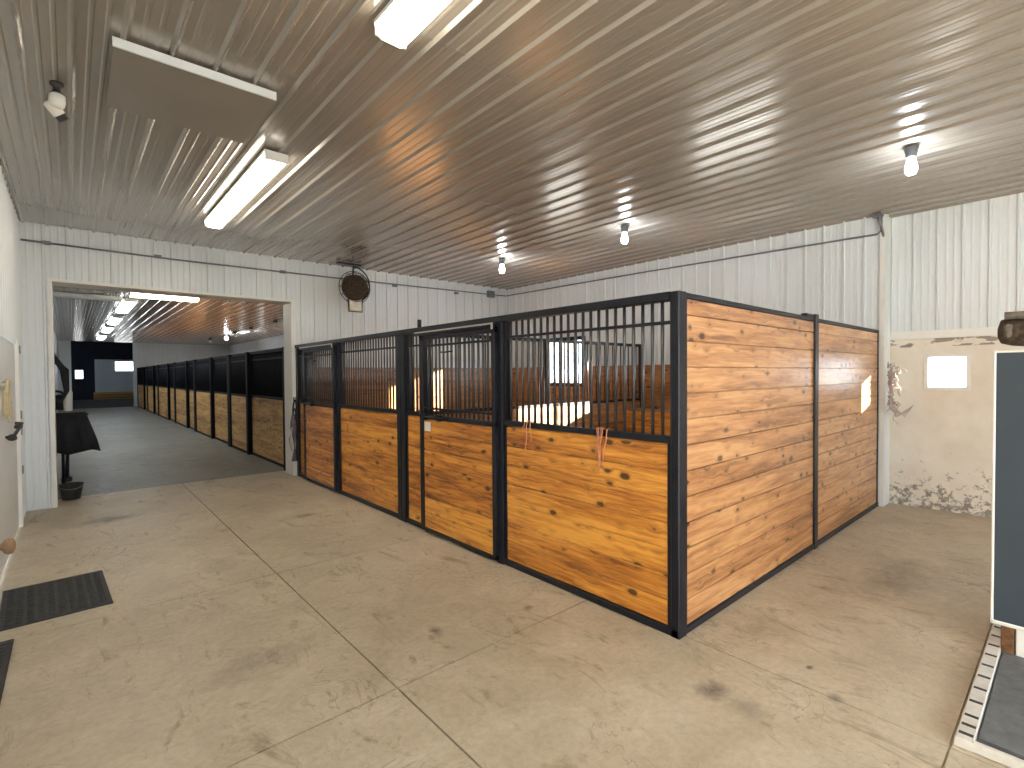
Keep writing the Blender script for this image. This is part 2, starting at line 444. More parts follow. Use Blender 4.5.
for k, (a, b) in enumerate(WIN):
    w = thing('window_%d' % (k+1), (XR, (a+b)/2, WZ0), 'barred window', 'window'); w['kind'] = 'structure'; del w['category']
    f = MB(); t = .05
    f.box(XR-.05, XR+.06, a-.02, a+t, WZ0-.02, WZ1+.02); f.box(XR-.05, XR+.06, b-t, b+.02, WZ0-.02, WZ1+.02)
    f.box(XR-.05, XR+.06, a+t, b-t, WZ0-.02, WZ0+t); f.box(XR-.05, XR+.06, a+t, b-t, WZ1-t, WZ1+.02)
    f.box(XR-.02, XR+.03, (a+b)/2-.014, (a+b)/2+.014, WZ0+t, WZ1-t)
    f.build('window_frame', BLACK, w)
    MB().box(XR+.045, XR+.05, a+t, b-t, WZ0+t, WZ1-t).build('pane', GLASS, w)
# set-back right wall beyond the stall corner: ribbed above, wash-down board below
WY0, WY1, VZ0, VZ1 = .855, 1.205, 1.445, 1.81
mb = MB()
pl = lambda a, l, o: (XN-o, a, l)
mb.ribbed(YE, YS-.05, 2.12, H, pl, anchor=1.343)
mb.box(XN+.002, XN+.1, YE, YS+.1, 2.12, H)
struct('wall_right_recess', mb, WHITEP)
mb = MB()
for (a, b, c, e) in ((YE, WY0, -.1, 2.03), (WY1, YS+.1, -.1, 2.03), (WY0, WY1, -.1, VZ0), (WY0, WY1, VZ1, 2.03)): mb.box(XN, XN+.10, a, b, c, e)
struct('wall_right_lower', mb, GRIMY)
struct('trim_3', MB().box(XN-.035, XN+.01, YE, YS-.06, 2.025, 2.12), WHITET)
w = thing('window_3', (XN, 1.03, VZ0), 'small window', 'window'); w['kind'] = 'structure'; del w['category']
f = MB(); t = .022
f.box(XN-.014, XN+.06, WY0-.03, WY0+t*.3, VZ0-.03, VZ1+.03); f.box(XN-.014, XN+.06, WY1-t*.3, WY1+.03, VZ0-.03, VZ1+.03)
f.box(XN-.014, XN+.06, WY0, WY1, VZ0-.03, VZ0+t*.3); f.box(XN-.014, XN+.06, WY0, WY1, VZ1-t*.3, VZ1+.03)
f.build('window_frame', WHITET, w)
MB().box(XN+.05, XN+.054, WY0, WY1, VZ0, VZ1).build('pane', GLASS, w)
# post where the wall steps back
mb = MB().box(XR-.03, XN, YS-.055, YS-.025, 0, H-.02); mb.box(XR-.03, XR+.02, YS-.025, YS-.004, 0, H-.02)
struct('trim_4', mb, WHITET)
# rear wall behind the camera with an unseen opening added to let daylight in
mb = MB()
for (a, b, c, e) in ((XL-.1, .2, 0, H), (4.0, XN+.1, 0, H), (.2, 4.0, 3.05, H)): mb.box(a, b, YE-.12, YE, c, e)
struct('wall_rear', mb, WHITEP)
# wall at the far end of the aisle, arena beyond
mb = MB()
pl = lambda a, l, o: (a, YF-o, l)
mb.ribbed(XL, .06, 0, H, pl); mb.ribbed(2.62, XR, 0, H, pl)
mb.box(XL, .06, YF+.01, YF+.15, 0, H); mb.box(2.62, XR, YF+.01, YF+.15, 0, H)
struct('wall_aisle_end', mb, WHITEP)
AY = 49.0
AW = [(.30, .72, 1.55, 2.15), (2.62, 3.72, 2.12, 2.82)]   # the two windows of the far arena wall
mb = MB()
mb.box(-12, .30, AY, AY+.1, -.1, 5); mb.box(.30, .72, AY, AY+.1, -.1, 1.55); mb.box(.30, .72, AY, AY+.1, 2.15, 5); mb.box(.72, 1.40, AY, AY+.1, -.1, 5)
mb.box(1.40, 16, AY, AY+.1, 2.98, 5)
mb.box(-12, -11.9, 34.6, AY, -.1, 2.6); mb.box(-12, -11.9, 34.6, AY, 4.0, 5); mb.box(15.9, 16, 34.6, AY, -.1, 5); mb.box(-12, XL, 34.5, 34.6, -.1, 5); mb.box(XR, 16, 34.5, 34.6, -.1, 5); mb.box(-12, 16, 34.55, 34.65, H, 5)  # gap high in the unseen left wall, added to daylight the arena
struct('wall_arena', mb, NAVY)
struct('ceiling_arena', MB().box(-12, 16, 34.5, AY+.2, 5, 5.1), NAVY)
mb = MB(); pl = lambda a, l, o: (a, AY-.02-o, l)
mb.ribbed(1.40, 2.62, .5, 2.98, pl); mb.ribbed(2.62, 3.72, .5, 2.12, pl); mb.ribbed(2.62, 3.72, 2.82, 2.98, pl); mb.ribbed(3.72, 16, .5, 2.98, pl)
mb.box(1.40, 2.62, AY, AY+.1, .5, 2.98); mb.box(2.62, 3.72, AY, AY+.1, .5, 2.12); mb.box(2.62, 3.72, AY, AY+.1, 2.82, 2.98); mb.box(3.72, 16, AY, AY+.1, .5, 2.98)
struct('wall_arena_panel', mb, WHITEP)
struct('trim_5', MB().box(1.3, 16, AY-.08, AY+.1, -.1, .5), W_DULL)
for k, (a, b, c, e) in enumerate(AW):
    w = thing('window_%d' % (k+4), (a, AY, c), 'arena window', 'window'); w['kind'] = 'structure'; del w['category']
    f = MB(); f.box(a-.04, a, AY-.03, AY+.05, c-.04, e+.04); f.box(b, b+.04, AY-.03, AY+.05, c-.04, e+.04); f.box(a, b, AY-.03, AY+.05, e, e+.04); f.box(a, b, AY-.03, AY+.05, c-.04, c)
    f.build('window_frame', WHITET, w); MB().box(a, b, AY+.05, AY+.054, c, e).build('pane', GLASS, w)

# ------------------------------------------------------------------ stalls
PITCH, BR = .0715, .0115
def planks(mb, axis, l0, l1, c0, c1, z0, z1, pitch=.163, gap=.005):
    """horizontal boards from l0 to l1 with tight joints, over a thin core"""
    z = z0
    while z < z1-.01:
        t = min(z+pitch, z1)
        if axis == 'y': mb.bbox(c0, c1, l0, l1, z+gap/2, t-gap/2, .003)
        else: mb.bbox(l0, l1, c0, c1, z+gap/2, t-gap/2, .003)
        z = t
    m = (c0+c1)/2
    if axis == 'y': mb.box(m-.004, m+.004, l0+.002, l1-.002, z0, z1)
    else: mb.box(l0+.002, l1-.002, m-.004, m+.004, z0, z1)
    return mb
BAR_MESH = {}
def bars(parent, axis, l0, l1, c, z0, z1, pitch=PITCH, r=BR):
    """separate round bars, copies of one mesh"""
    n = max(1, round((l1-l0)/pitch)-1); st = (l1-l0)/(n+1)
    o0 = Vector(parent['_o'])
    key = (round(z0, 3), round(z1, 3), r)
    for k in range(1, n+1):
        l = l0+st*k; p = Vector((c, l, z0)) if axis == 'y' else Vector((l, c, z0))
        if key not in BAR_MESH:
            b = MB().tube([(0, 0, 0), (0, 0, z1-z0)], r, 8).build('bar', BARM); BAR_MESH[key] = b
        else:
            b = BAR_MESH[key].copy(); COL.objects.link(b)
        b.parent = parent; b.location = p-o0

def front_panel(root, y0, y1, x=XS):
    """fixed front: boards below, barred above"""
    f = MB()
    f.bbox(x-.005, x+.045, y0, y1, RAIL, RAIL+.045); f.bbox(x+.004, x+.036, y0, y1, 1.945, 1.965, .002)
    f.bbox(x, x+.04, y0, y0+.03, .05, RAIL+.04); f.bbox(x, x+.04, y1-.03, y1, .05, RAIL+.04)
    for a in (y0, y1-.014): f.bbox(x+.008, x+.032, a, a+.014, RAIL+.03, HS-.045, .002)
    fp = f.build('barred_panel', BLACK, root)
    planks(MB(), 'y', y0+.03, y1-.03, x+.004, x+.036, .05, RAIL).build('plank_infill', W_FRONT, fp)
    bars(fp, 'y', y0, y1, x+.02, RAIL+.03, HS-.045)
    return fp
def sliding_door(root, y0, y1, x=XS-.055, note=False):
    f = MB()
    f.bbox(x, x+.045, y0, y0+.045, .03, 2.05); f.bbox(x, x+.045, y1-.075, y1, .03, 2.05)
    f.bbox(x, x+.045, y0, y1, .03, .06); f.bbox(x, x+.045, y0, y1, RAIL-.015, RAIL+.03); f.bbox(x+.01, x+.035, y0, y1, RAIL+.085, RAIL+.105, .002)
    f.bbox(x, x+.045, y0, y1, 2.0, 2.05); f.bbox(x+.01, x+.035, y0, y1, 1.925, 1.945, .002)
    d = f.build('sliding_door', BLACK, root)
    planks(MB(), 'y', y0+.045, y1-.075, x+.006, x+.04, .06, RAIL-.015).build('plank_infill', W_FRONT, d)
    bars(d, 'y', y0+.045, y1-.075, x+.022, RAIL+.02, 2.01)
    l = MB(); l.tube([(x-.018, y1-.10, RAIL+.01), (x-.018, y1-.55, RAIL+.012)], .012, 8)
    l.box(x-.03, x+.005, y1-.14, y1-.08, RAIL-.02, RAIL+.04); l.box(x-.03, x+.005, y1-.42, y1-.36, RAIL-.02, RAIL+.04)
    l.lathe((x-.02, y1-.045, RAIL+.05), [(0, -.03), (.022, -.02), (.022, .02), (0, .03)], 10)
    l.build('latch', BLACK, d)
    u = MB(); u.tube([(x-.003, y0+.62, 1.86), (x-.03, y0+.62, 1.86), (x-.034, y0+.72, 1.855), (x-.03, y0+.80, 1.86), (x-.003, y0+.80, 1.86)], .008, 6)
    u.build('door_pull', BLACK, d)
    if note:
        MB().box(x-.004, x-.001, y1-.21, y1-.10, 1.065, 1.16).build('note', PAPER, d, label='small white paper note')
    return d

BACKX = XR-.03
def stall(name, ya, yd0, yd1, yn, label, corner=False, note=False):
    root = thing(name, (XS, ya, 0), label, 'horse stall', 'horse stalls in the near room')
    P = lambda y0, y1, x0=XS-.02, x1=XS+.075, z1=HS-.02: MB().bbox(x0, x1, y0, y1, 0, z1, .006).build('post', BLACK, root)
    # top and base rails
    yend = yn+.09
    MB().bbox(XS-.03, XS+.05, ya+(.052 if corner else 0), yend, HS-.053, HS).build('top_rail', BLACK, root)
    MB().bbox(XS-.012, XS+.045, ya, yend, 0, .05).build('base_rail', BLACK, root)
    if not corner: P(ya, ya+.09)
    front_panel(root, ya+.052 if corner else ya+.09, yd0-.09)
    P(yd0-.09, yd0)
    sliding_door(root, yd0-.03, yd1+.075, note=note)
    P(yd1, yd1+.05)
    front_panel(root, yd1+.05, yn)
    P(yn, yn+.09)
    # the door's track: dark cover with a bare steel lip
    t = MB().bbox(XS-.075, XS-.025, yd0-.02, yd1+.18, HS-.095, HS-.06).build('door_track', BLACK, root)
    l = MB(); l.box(XS-.083, XS-.072, yd0-.02, yd1+.12, HS-.071, HS-.058); l.box(XS-.083, XS-.072, yd0-.035, yd0-.018, HS-.115, HS-.058)
    l.build('track_lip', STEELSTRIP, t, label='bare metal lip')
    return root
st1 = stall('horse_stall', YS, 3.36, 4.49, 4.94, 'black framed pine stall at the near corner with solid plank side wall', True, True)
MB().tube([(XS+.01, 4.66, HS-.01), (XS+.01, 4.66, HS+.085)], .022, 8).build('post_tip', BLACK, st1)
st2 = stall('horse_stall', 5.032, 6.86, 7.98, 8.40, 'black barred pine stall between the corner stall and the back wall')
# corner post and the plank side of the first stall
MB().bbox(XS-.012, XS+.08, YS-.008, YS+.052, 0, HS, .006).build('corner_post', BLACK, st1)
sw = XR-.035
fr = MB(); fr.bbox(XS+.08, sw, YS, YS+.05, HS-.036, HS); fr.bbox(XS+.06, sw, YS-.006, YS+.05, 0, .045)
fr.bbox(XS+.075, XS+.10, YS, YS+.045, .04, HS-.036, .003); fr.bbox(sw-.03, sw, YS, YS+.05, 0, HS-.04)
side = fr.build('side_frame', BLACK, st1)
planks(MB(), 'x', XS+.10, 5.135, YS+.006, YS+.044, .045, HS-.036).build('plank_infill', W_SIDE, side)
planks(MB(), 'x', 5.225, sw-.03, YS+.006, YS+.044, .045, HS-.036).build('plank_infill', W_SIDE, side)
mp = MB().bbox(5.135, 5.225, YS-.012, YS+.06, 0, HS+.03, .006); mp.bbox(4.95, 5.225, YS+.0, YS+.05, HS+.001, HS+.028, .004)
mp.build('side_post', BLACK, st1)
# partition between the two stalls
pf = MB(); pf.bbox(XS+.08, BACKX, 4.985, 5.025, 1.175, 1.215); pf.bbox(XS+.08, BACKX, 4.985, 5.025, HS-.05, HS-.005); pf.bbox(XS+.08, BACKX, 4.985, 5.025, 0, .04)
for x in (XS+.09, BACKX-.04, 5.05): pf.bbox(x, x+.035, 4.985, 5.025, .03, HS-.02)
part = pf.build('partition_frame', BLACK, st1)
planks(MB(), 'x', XS+.125, BACKX-.04, 4.989, 5.021, .04, 1.175).build('plank_infill', W_PART, part)
bars(part, 'x', XS+.125, BACKX-.04, 5.005, 1.20, HS-.03, .105)
# boards lining the walls inside the stalls
for (r, a, b) in ((st1, YS+.07, 4.98), (st2, 5.035, YB-.06)):
    planks(MB(), 'y', a, b, BACKX-.03, BACKX+.005, .04, WZ0-.02).build('wall_lining', W_BACK, r)
    w0, w1 = WIN[0] if r is st1 else WIN[1]
    planks(MB(), 'y', a, w0-.02, BACKX-.03, BACKX+.005, WZ0-.02, 1.78).build('wall_lining', W_BACK, r)
    planks(MB(), 'y', w1+.02, b, BACKX-.03, BACKX+.005, WZ0-.02, 1.78).build('wall_lining', W_BACK, r)
planks(MB(), 'x', XS+.09, BACKX-.04, YB-.055, YB-.022, .04, 1.78).build('wall_lining', W_PART, st2)
# wooden feed box in the far corner of the first stall
fb = thing('feed_box', (7.1, 4.55, 0), 'wooden feed box with metal rim in corner of the corner stall', 'feed box')
b = MB(); planks(b, 'y', 4.1, 4.97, 6.86, 6.89, .09, 1.05); planks(b, 'x', 6.9, 7.31, 4.1, 4.13, .07, 1.05); b.box(6.89, 7.31, 4.13, 4.97, .80, .83)
b.build('box_body', W_FRONT, fb)
b = MB(); b.bbox(6.85, 6.90, 4.09, 4.98, 1.05, 1.075); b.bbox(6.9, 7.31, 4.09, 4.13, 1.05, 1.075); b.build('rim', GREYSTEEL, fb)
# shavings on the stall floors
for k, (a, b, lb) in enumerate(((YS+.06, 4.98, 'pale wood shavings spread inside the corner stall'), (5.035, YB-.06, 'pale wood shavings spread inside the stall by the back wall'))):
    mb = MB(); nx, ny = 40, 30; x0, x1 = XS+.06, BACKX-.035
    i0 = 0
    for j in range(ny+1):
        for i in range(nx+1):
            mb.v.append((x0+(x1-x0)*i/nx, a+(b-a)*j/ny, .05+.02*math.sin(i*.9+j*.4+k)+.015*random.random()))
    for j in range(ny):
        for i in range(nx):
            q = j*(nx+1)+i; mb.f.append((q, q+1, q+nx+2, q+nx+1))
    o = mb.build('wood_shavings', BEDM, kind='stuff'); tag(o, lb, 'bedding')

# stalls down the aisle
XA = 2.83
cuts = [9.02, 11.45, 13.12, 15.05, 17.4, 18.75, 21.2, 22.8, 25.7, 27.2, 29.6, 31.1, 34.3]
order = ['nearest stall down the aisle, beyond the white doorway trim', 'second stall down the aisle', 'third stall down the aisle', 'fourth stall down the aisle', 'fifth stall down the aisle', 'farthest stall down the aisle, by the arena opening']
for k in range(6):
    y0, y1, y2 = cuts[2*k], cuts[2*k+1], cuts[2*k+2]
    r = thing('horse_stall', (XA, y0, 0), 'black barred pine stall, ' + order[k], 'horse stall', 'horse stalls along the aisle')
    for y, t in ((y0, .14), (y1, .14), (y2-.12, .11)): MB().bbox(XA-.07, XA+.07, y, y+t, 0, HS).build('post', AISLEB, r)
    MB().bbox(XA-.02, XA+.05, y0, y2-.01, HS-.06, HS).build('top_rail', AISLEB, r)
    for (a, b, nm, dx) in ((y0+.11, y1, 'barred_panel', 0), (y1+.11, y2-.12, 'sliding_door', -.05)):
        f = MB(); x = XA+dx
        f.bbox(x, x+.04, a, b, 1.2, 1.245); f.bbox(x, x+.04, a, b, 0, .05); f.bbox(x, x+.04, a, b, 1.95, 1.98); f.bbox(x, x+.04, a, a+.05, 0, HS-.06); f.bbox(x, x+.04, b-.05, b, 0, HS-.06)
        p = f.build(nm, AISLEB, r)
        planks(MB(), 'y', a+.05, b-.05, x+.004, x+.036, .05, 1.2).build('plank_infill', W_DULL, p)
        gm = MB(); yy = a+.05+PITCH
        while yy < b-.06:
            gm.tube([(x+.02, yy, 1.22), (x+.02, yy, HS-.05)], BR+.002, 6); yy += PITCH
        gm.build('grille', AISLEB, p)
    dv = MB(); planks(dv, 'x', XA+.08, XR-.04, y2-.07, y2-.03, .03, 2.05); dv.build('partition', W_PART, r)

# ------------------------------------------------------------------ ceiling things
def fixture(loc, length, mat, label, group, axis='y', w=.095):
    x, y = loc
    zc = H if y < YAX else H-.02
    r = thing('ceiling_light', (x, y, zc-.12), label, 'ceiling light', group)
    def bx(l0, l1, a, b, z0, z1, bev=None):
        m = MB()
        if axis == 'y': return (x-a, x+b, y+l0, y+l1, z0, z1)
        return (x+l0, x+l1, y-a, y+b, z0, z1)
    m = MB(); m.box(*bx(0, length, w, w, zc-.045, zc-.02)); m.build('housing', WHITET, r)
    # prismatic wrap diffuser: trapezoid section
    m = MB(); sec = [(-w, zc-.045), (-w*.93, zc-.085), (-w*.6, zc-.112), (w*.6, zc-.112), (w*.93, zc-.085), (w, zc-.045)]
    e = .012
    for l in (e, length-e):
        for a, z in sec: m.v.append((x+a, y+l, z) if axis == 'y' else (x+l, y+a, z))
    n = len(sec)
    for k in range(n): m.f.append((k, (k+1) % n, n+(k+1) % n, n+k))
    m.f.append(tuple(range(n))[::-1]); m.f.append(tuple(range(n, 2*n)))
    m.build('diffuser', mat, r)
    for l0, l1 in ((0, e), (length-e, length)):
        m = MB(); m.box(*bx(l0, l1, w*.96, w*.96, zc-.10, zc-.045)); m.build('end_cap', WHITET, r)
    return r
fixture((1.34, 4.50), 2.46, FLUO, 'long lit fluorescent light between the ceiling hatch and doorway', 'fluorescent lights in the near room')
fixture((1.34, .06), 2.44, FLUO, 'lit fluorescent light cut off by the top of the photo', 'fluorescent lights in the near room')
fixture((1.34, -4.2), 2.44, FLUO, 'added unseen fluorescent light nearest the added rear opening', 'fluorescent lights in the near room')  # extra fixture behind the camera, added to brighten the near room
for y0, L, lb in ((15.0, 2.7, 'first'), (19.4, 2.4, 'second'), (23.4, 2.4, 'third'), (28.2, 2.6, 'farthest')):
    fixture((1.12, y0), L, FLUOC, 'cool lit fluorescent light over the aisle, %s of four in line' % lb, 'lengthwise lights over the aisle', w=.14)
fixture((1.02, 13.9), 1.3, FLUO, 'warm lit light across the aisle just beyond the doorway head', None, axis='x', w=.16)
fixture((-.32, 14.9), 1.25, DIFFOFF, 'unlit light across the aisle near its left wall', None, axis='x', w=.12)

def bulb(x, y, lit, label, group, s=1.0):
    zc = H if y < YAX else H-.02
    r = thing('ceiling_bulb', (x, y, zc-.24), label, 'light bulb', group)
    m = MB(); m.lathe((x, y, zc), [(.052*s, -.022), (.052*s, -.03), (.045*s, -.055), (.036*s, -.10), (.034*s, -.105)], 16); m.build('socket', BLACK if not lit else plain('dark_socket', (.09, .10, .11), .5), r)
    m = MB(); m.lathe((x, y, zc-.105), [(.022*s, 0), (.028*s, -.02), (.038*s, -.06), (.044*s, -.09), (.038*s, -.12), (.025*s, -.138), (.004, -.143)], 16)
    m.build('bulb', BULBM if lit else DIFFOFF, r)
for y, lb in ((.965, 'lit bulb above the passage beside the white recessed wall'), (3.88, 'lit bulb above the corner stall, second in the row'), (6.31, 'lit bulb nearest the back corner of the ceiling')):
    bulb(5.36, y, True, lb, 'bare bulbs in the near room')
bulb(5.3, 25.4, True, 'lit bare bulb far down the aisle over the stalls', None, 1.6)
for k, (y, lb) in enumerate(((17.9, 'nearest of the unlit bulbs over the aisle stalls'), (20.9, 'second unlit bulb over the aisle stalls'), (23.4, 'third unlit bulb over the aisle stalls'), (28.3, 'farthest unlit bulb over the aisle stalls'))):
    bulb(5.2, y, False, 'small dark ' + lb, 'unlit bulbs along the aisle', 1.5)

# ceiling hatch
r = thing('ceiling_hatch', (.64, 3.96, H-.075), 'square taupe ceiling hatch with white edge above the aisle entrance', 'hatch')
MB().box(.215, 1.06, 3.57, 4.40, H-.068, H-.020).build('hatch_board', CEILM, r)
m = MB(); m.box(.21, 1.065, 3.558, 3.57, H-.072, H-.020); m.build('hatch_edge', WHITEP, r, label='white near edge')
# security camera
r = thing('security_camera', (-.03, 4.40, H-.2), 'small white security camera with black lens on the ceiling', 'camera')
MB().lathe((-.03, 4.36, H), [(.035, -.020), (.035, -.035), (.018, -.045), (.018, -.07), (.03, -.08)], 14).build('mount', RUBBER, r)
m = MB(); m.lathe((-.03, 4.38, H-.08), [(.028, 0), (.042, -.01), (.044, -.05), (.036, -.08), (.02, -.09)], 16); m.build('swivel', WHITET, r)
m = MB(); a = Vector((-.05, 4.42, H-.155)); dr = Vector((.55, .25, -.62)).normalized()
m.tube([a-dr*.04, a-dr*.03, a+dr*.045, a+dr*.05], [.02, .036, .036, .030], 14); m.build('camera_body', WHITET, r)
m = MB(); m.tube([a+dr*.05, a+dr*.085], .031, 14); m.build('lens', RUBBER, r)

# stall fan hanging before the back wall
FX, FY, FZ = 3.66, 8.18, 3.13
r = thing('stall_fan', (FX, FY, FZ-.4), 'dust-caked round fan with a pale box below, hung before back wall', 'fan')
m = MB(); R0 = .215
m.lathe((FX, FY, FZ), [(.05, -.09), (.15, -.085), (R0, -.04), (R0+.005, .03), (.16, .085), (.06, .11)], 28, 'y'); m.build('fan_housing', DUST, r)
m = MB()
for rr, yy in ((.275, .0), (.24, -.05), (.20, -.085), (.15, -.10), (.10, -.108)):
    m.tube([(FX+rr*math.cos(t*PI/18), FY+yy, FZ+rr*math.sin(t*PI/18)) for t in range(37)], .006, 5, False)
for k in range(12):
    t = k*PI/6; m.tube([(FX+q*math.cos(t), FY+w, FZ+q*math.sin(t)) for q, w in ((.03, -.11), (.15, -.10), (.24, -.05), (.275, 0), (.2, .09))], .004, 5)
m.build('wire_guard', DUST, r)
m = MB(); z0 = FZ-.24; fx = .115
m.tube([(FX-fx-.01, FY-.02, FZ-.15), (FX-fx, FY-.02, z0-.17), (FX+fx, FY-.02, z0-.17), (FX+fx+.01, FY-.02, FZ-.15)], .011, 6); m.build('yoke', BLACK, r)
m = MB(); m.bbox(FX-fx+.012, FX+fx-.012, FY-.035, FY+.055, z0-.155, z0+.02, .01); m.build('control_box', plain('box_cream', (.72, .68, .58), .6, 0, .2, 9), r, label='pale box')
m = MB(); m.tube([(FX-.03, FY, FZ+.18), (FX-.02, FY, H-.02)], .014, 8); m.box(FX-.30, FX+.10, FY-.05, FY+.05, H-.05, H-.02); m.build('ceiling_bracket', BLACK, r)
m = MB(); m.tube([(FX-.02+.30*math.cos(t), FY+.02, FZ+.06+.30*math.sin(t)) for t in [PI*.5-k*PI/10 for k in range(9)]], .012, 7); m.build('power_cord', BLACK, r)

# conduit along the back and right walls, junction box
c = MB(); ZC = 3.32
c.tube([(XL+.02, YB-.035, 3.315), (1.2, YB-.035, 3.30), (3.4, YB-.035, 3.32), (XR-.06, YB-.035, 3.385)], .012, 8)
for x in (-.19, .95, 2.6, 4.6, 6.0): c.box(x-.04, x+.04, YB-.05, YB-.001, 3.295, 3.335)
tag(recenter(c.build('conduit', CONDUIT)), 'thin grey conduit running high along the back wall', 'conduit')
c = MB(); c.tube([(XR-.035, YB-.04, 3.39), (XR-.035, 5.0, 3.36), (XR-.035, YS+.02, 3.30), (XR-.045, YS-.02, 3.34), (XR-.045, YS-.02, H-.02)], .012, 8)
tag(recenter(c.build('conduit', CONDUIT)), 'thin grey conduit running high along the right wall', 'conduit')
c = MB().bbox(6.80, 6.97, YB-.095, YB-.02, 3.31, 3.45, .008)
r = thing('junction_box', (6.885, YB-.06, 3.31), 'grey junction box on back wall close to the corner', 'junction box')
c.build('box_body', GREYSTEEL, r); MB().box(6.81, 6.96, YB-.101, YB-.095, 3.32, 3.44).build('cover_plate', CONDUIT, r)
c = MB(); c.tube([(XR-.10, YS-.0, H-.03), (XR-.02, YS-.04, 3.26)], .015, 6); c.box(XR-.13, XR-.03, YS-.04, YS+.06, H-.05, H-.021)
tag(recenter(c.build('wall_bracket', GREYSTEEL)), 'short slanted metal bracket where the wall steps back', 'bracket')

# ------------------------------------------------------------------ loose things
# hanging twine on the first stall
def loops(cx, strands, z):
    """strings knotted over the rail: each hangs in front as one or two thin wavering ends"""
    m = MB()
    for (a, l, dr) in strands:
        pts = [(cx+.05, a, z-.005), (cx+.02, a, z+.012), (cx-.008, a, z+.008)]
        for t in range(1, 9):
            u = t/8; pts.append((cx-.010-.004*math.sin(u*7+a*40), a+dr*u+.008*math.sin(u*8+a*30), z-l*u))
        m.tube(pts, .0042, 5)
    return m
o = loops(XS-.006, ((2.965, .23, .02), (2.93, .16, -.015), (2.985, .06, .05)), 1.246).build('baling_twine', TWINE); tag(recenter(o), 'orange twine ends hanging on stall rail beside the sliding door post', 'twine', 'twine on the corner stall')
o = loops(XS-.006, ((2.25, .25, -.02), (2.235, .29, .0), (2.20, .14, .03), (2.215, .27, .01), (2.16, .22, .04)), 1.246).build('baling_twine', TWINE); tag(recenter(o), 'tangle of orange twine hanging mid-panel on the corner stall rail', 'twine', 'twine on the corner stall')
# dusty tangle on the white post
m = MB()
for k in range(34):
    p = Vector((XR-.045-random.uniform(0, .05), YS-.12-random.uniform(0, .02), random.uniform(1.25, 1.72))); pts = [p.copy()]
    zt = random.uniform(.0, 1)
    for j in range(10):
        p = p+Vector((random.uniform(-.03, .03), random.uniform(-.035, .03), random.uniform(-.055, .035)))
        p.x = min(max(p.x, XR-.14), XR-.036); p.y = min(max(p.y, YS-.30), YS-.10); p.z = max(p.z, 1.02)
        pts.append(p.copy())
    m.tube(pts, random.uniform(.003, .008), 5)
for k in range(10):   # the lower bunch swings out from the post
    y = YS-.14-k*.014; m.tube([(XR-.05, YS-.11, 1.35-.01*k), (XR-.08, y, 1.22-.012*k), (XR-.10, y-.05, 1.10+.01*k), (XR-.09, y-.08, 1.14+.012*k)], .006, 5)
tag(recenter(m.build('hanging_twine', TWINEW)), 'dusty grey tangle of twine hanging on the white post', 'twine')
# halter and mauve cloth at the far end of the second stall front
HY, HX = 8.36, XS-.07
r = thing('horse_halter', (HX, HY, .25), 'dark halter with lead rope and mauve wrap hung beside the doorway trim', 'halter')
m = MB(); m.tube([(HX+.03, HY, 1.27), (HX-.03, HY, 1.29), (HX-.035, HY, 1.24)], .008, 6); m.build('hook', BLACK, r)
m = MB()
m.tube([(HX-.02+.01*math.cos(t*PI/8), HY-.01+.08*math.sin(t*PI/8), 1.10+.15*math.cos(t*PI/8)) for t in range(17)], .014, 6)
m.tube([(HX-.03, HY-.03+.06*math.sin(t*PI/6), 1.02+.09*math.cos(t*PI/6)) for t in range(13)], .012, 6)
m.tube([(HX-.03, HY-.09, 1.1), (HX-.02, HY-.12, .8), (HX-.03, HY-.1, .45), (HX-.02, HY-.11, .28)], .013, 6)
m.build('straps', CLOTH, r)
m = MB(); prof = []
for k in range(12):
    u = k/11; prof.append(((.05+.035*math.sin(u*7))*(1-.3*abs(u-.5)), 1.02-u*.75))
m.lathe((HX-.03, HY-.01, 0), [(a*.8, z) for a, z in prof], 10); m.build('mauve_wrap', PURPLE, r)
m = MB()
for k in range(5): m.tube([(HX-.08+.01*k, HY-.06+.022*k, .82-.02*k), (HX-.10, HY-.05+.022*k, .62), (HX-.085, HY-.045+.02*k, .44+.02*k)], .010, 5)
m.build('lead_rope', TWINEW, r, label='pale lead rope')
o = MB().bbox(XO1+.076, XS+.03, YB-.09, YB-.03, 0, 1.72, .006).build('wooden_post', plain('dark_brown_wood', (.10, .045, .02), .6, 0, .3, 9)); tag(recenter(o), 'narrow dark brown board standing between doorway trim and stall', 'board')

# things on the left door wall
m = MB()
m.tube([(XL+.03, 6.2+.13*math.sin(t*PI/10), 1.47+.15*math.cos(t*PI/10)) for t in range(21)], .012, 6)
m.tube([(XL+.02, 6.15+.10*math.sin(t*PI/10), 1.43+.13*math.cos(t*PI/10)) for t in range(21)], .012, 6)
m.tube([(XL+.03, 6.3, 1.5), (XL+.03, 6.42, 1.38), (XL+.03, 6.44, 1.24)], .011, 6); m.tube([(XL-.005, 6.2, 1.6), (XL+.05, 6.2, 1.61)], .009, 6)
tag(recenter(m.build('rope_coil', TAN)), 'tan rope coil hung on the left door above its handle', 'rope')
m = MB(); m.lathe((XL-.01, 5.50, .33), [(.022, 0), (.022, .03), (.048, .042), (.062, .065), (.058, .09), (.035, .105), (.0, .11)], 16, 'x')
tag(m.build('door_stop', BRASS), 'round brown stop low on the left wall door', 'door stop')

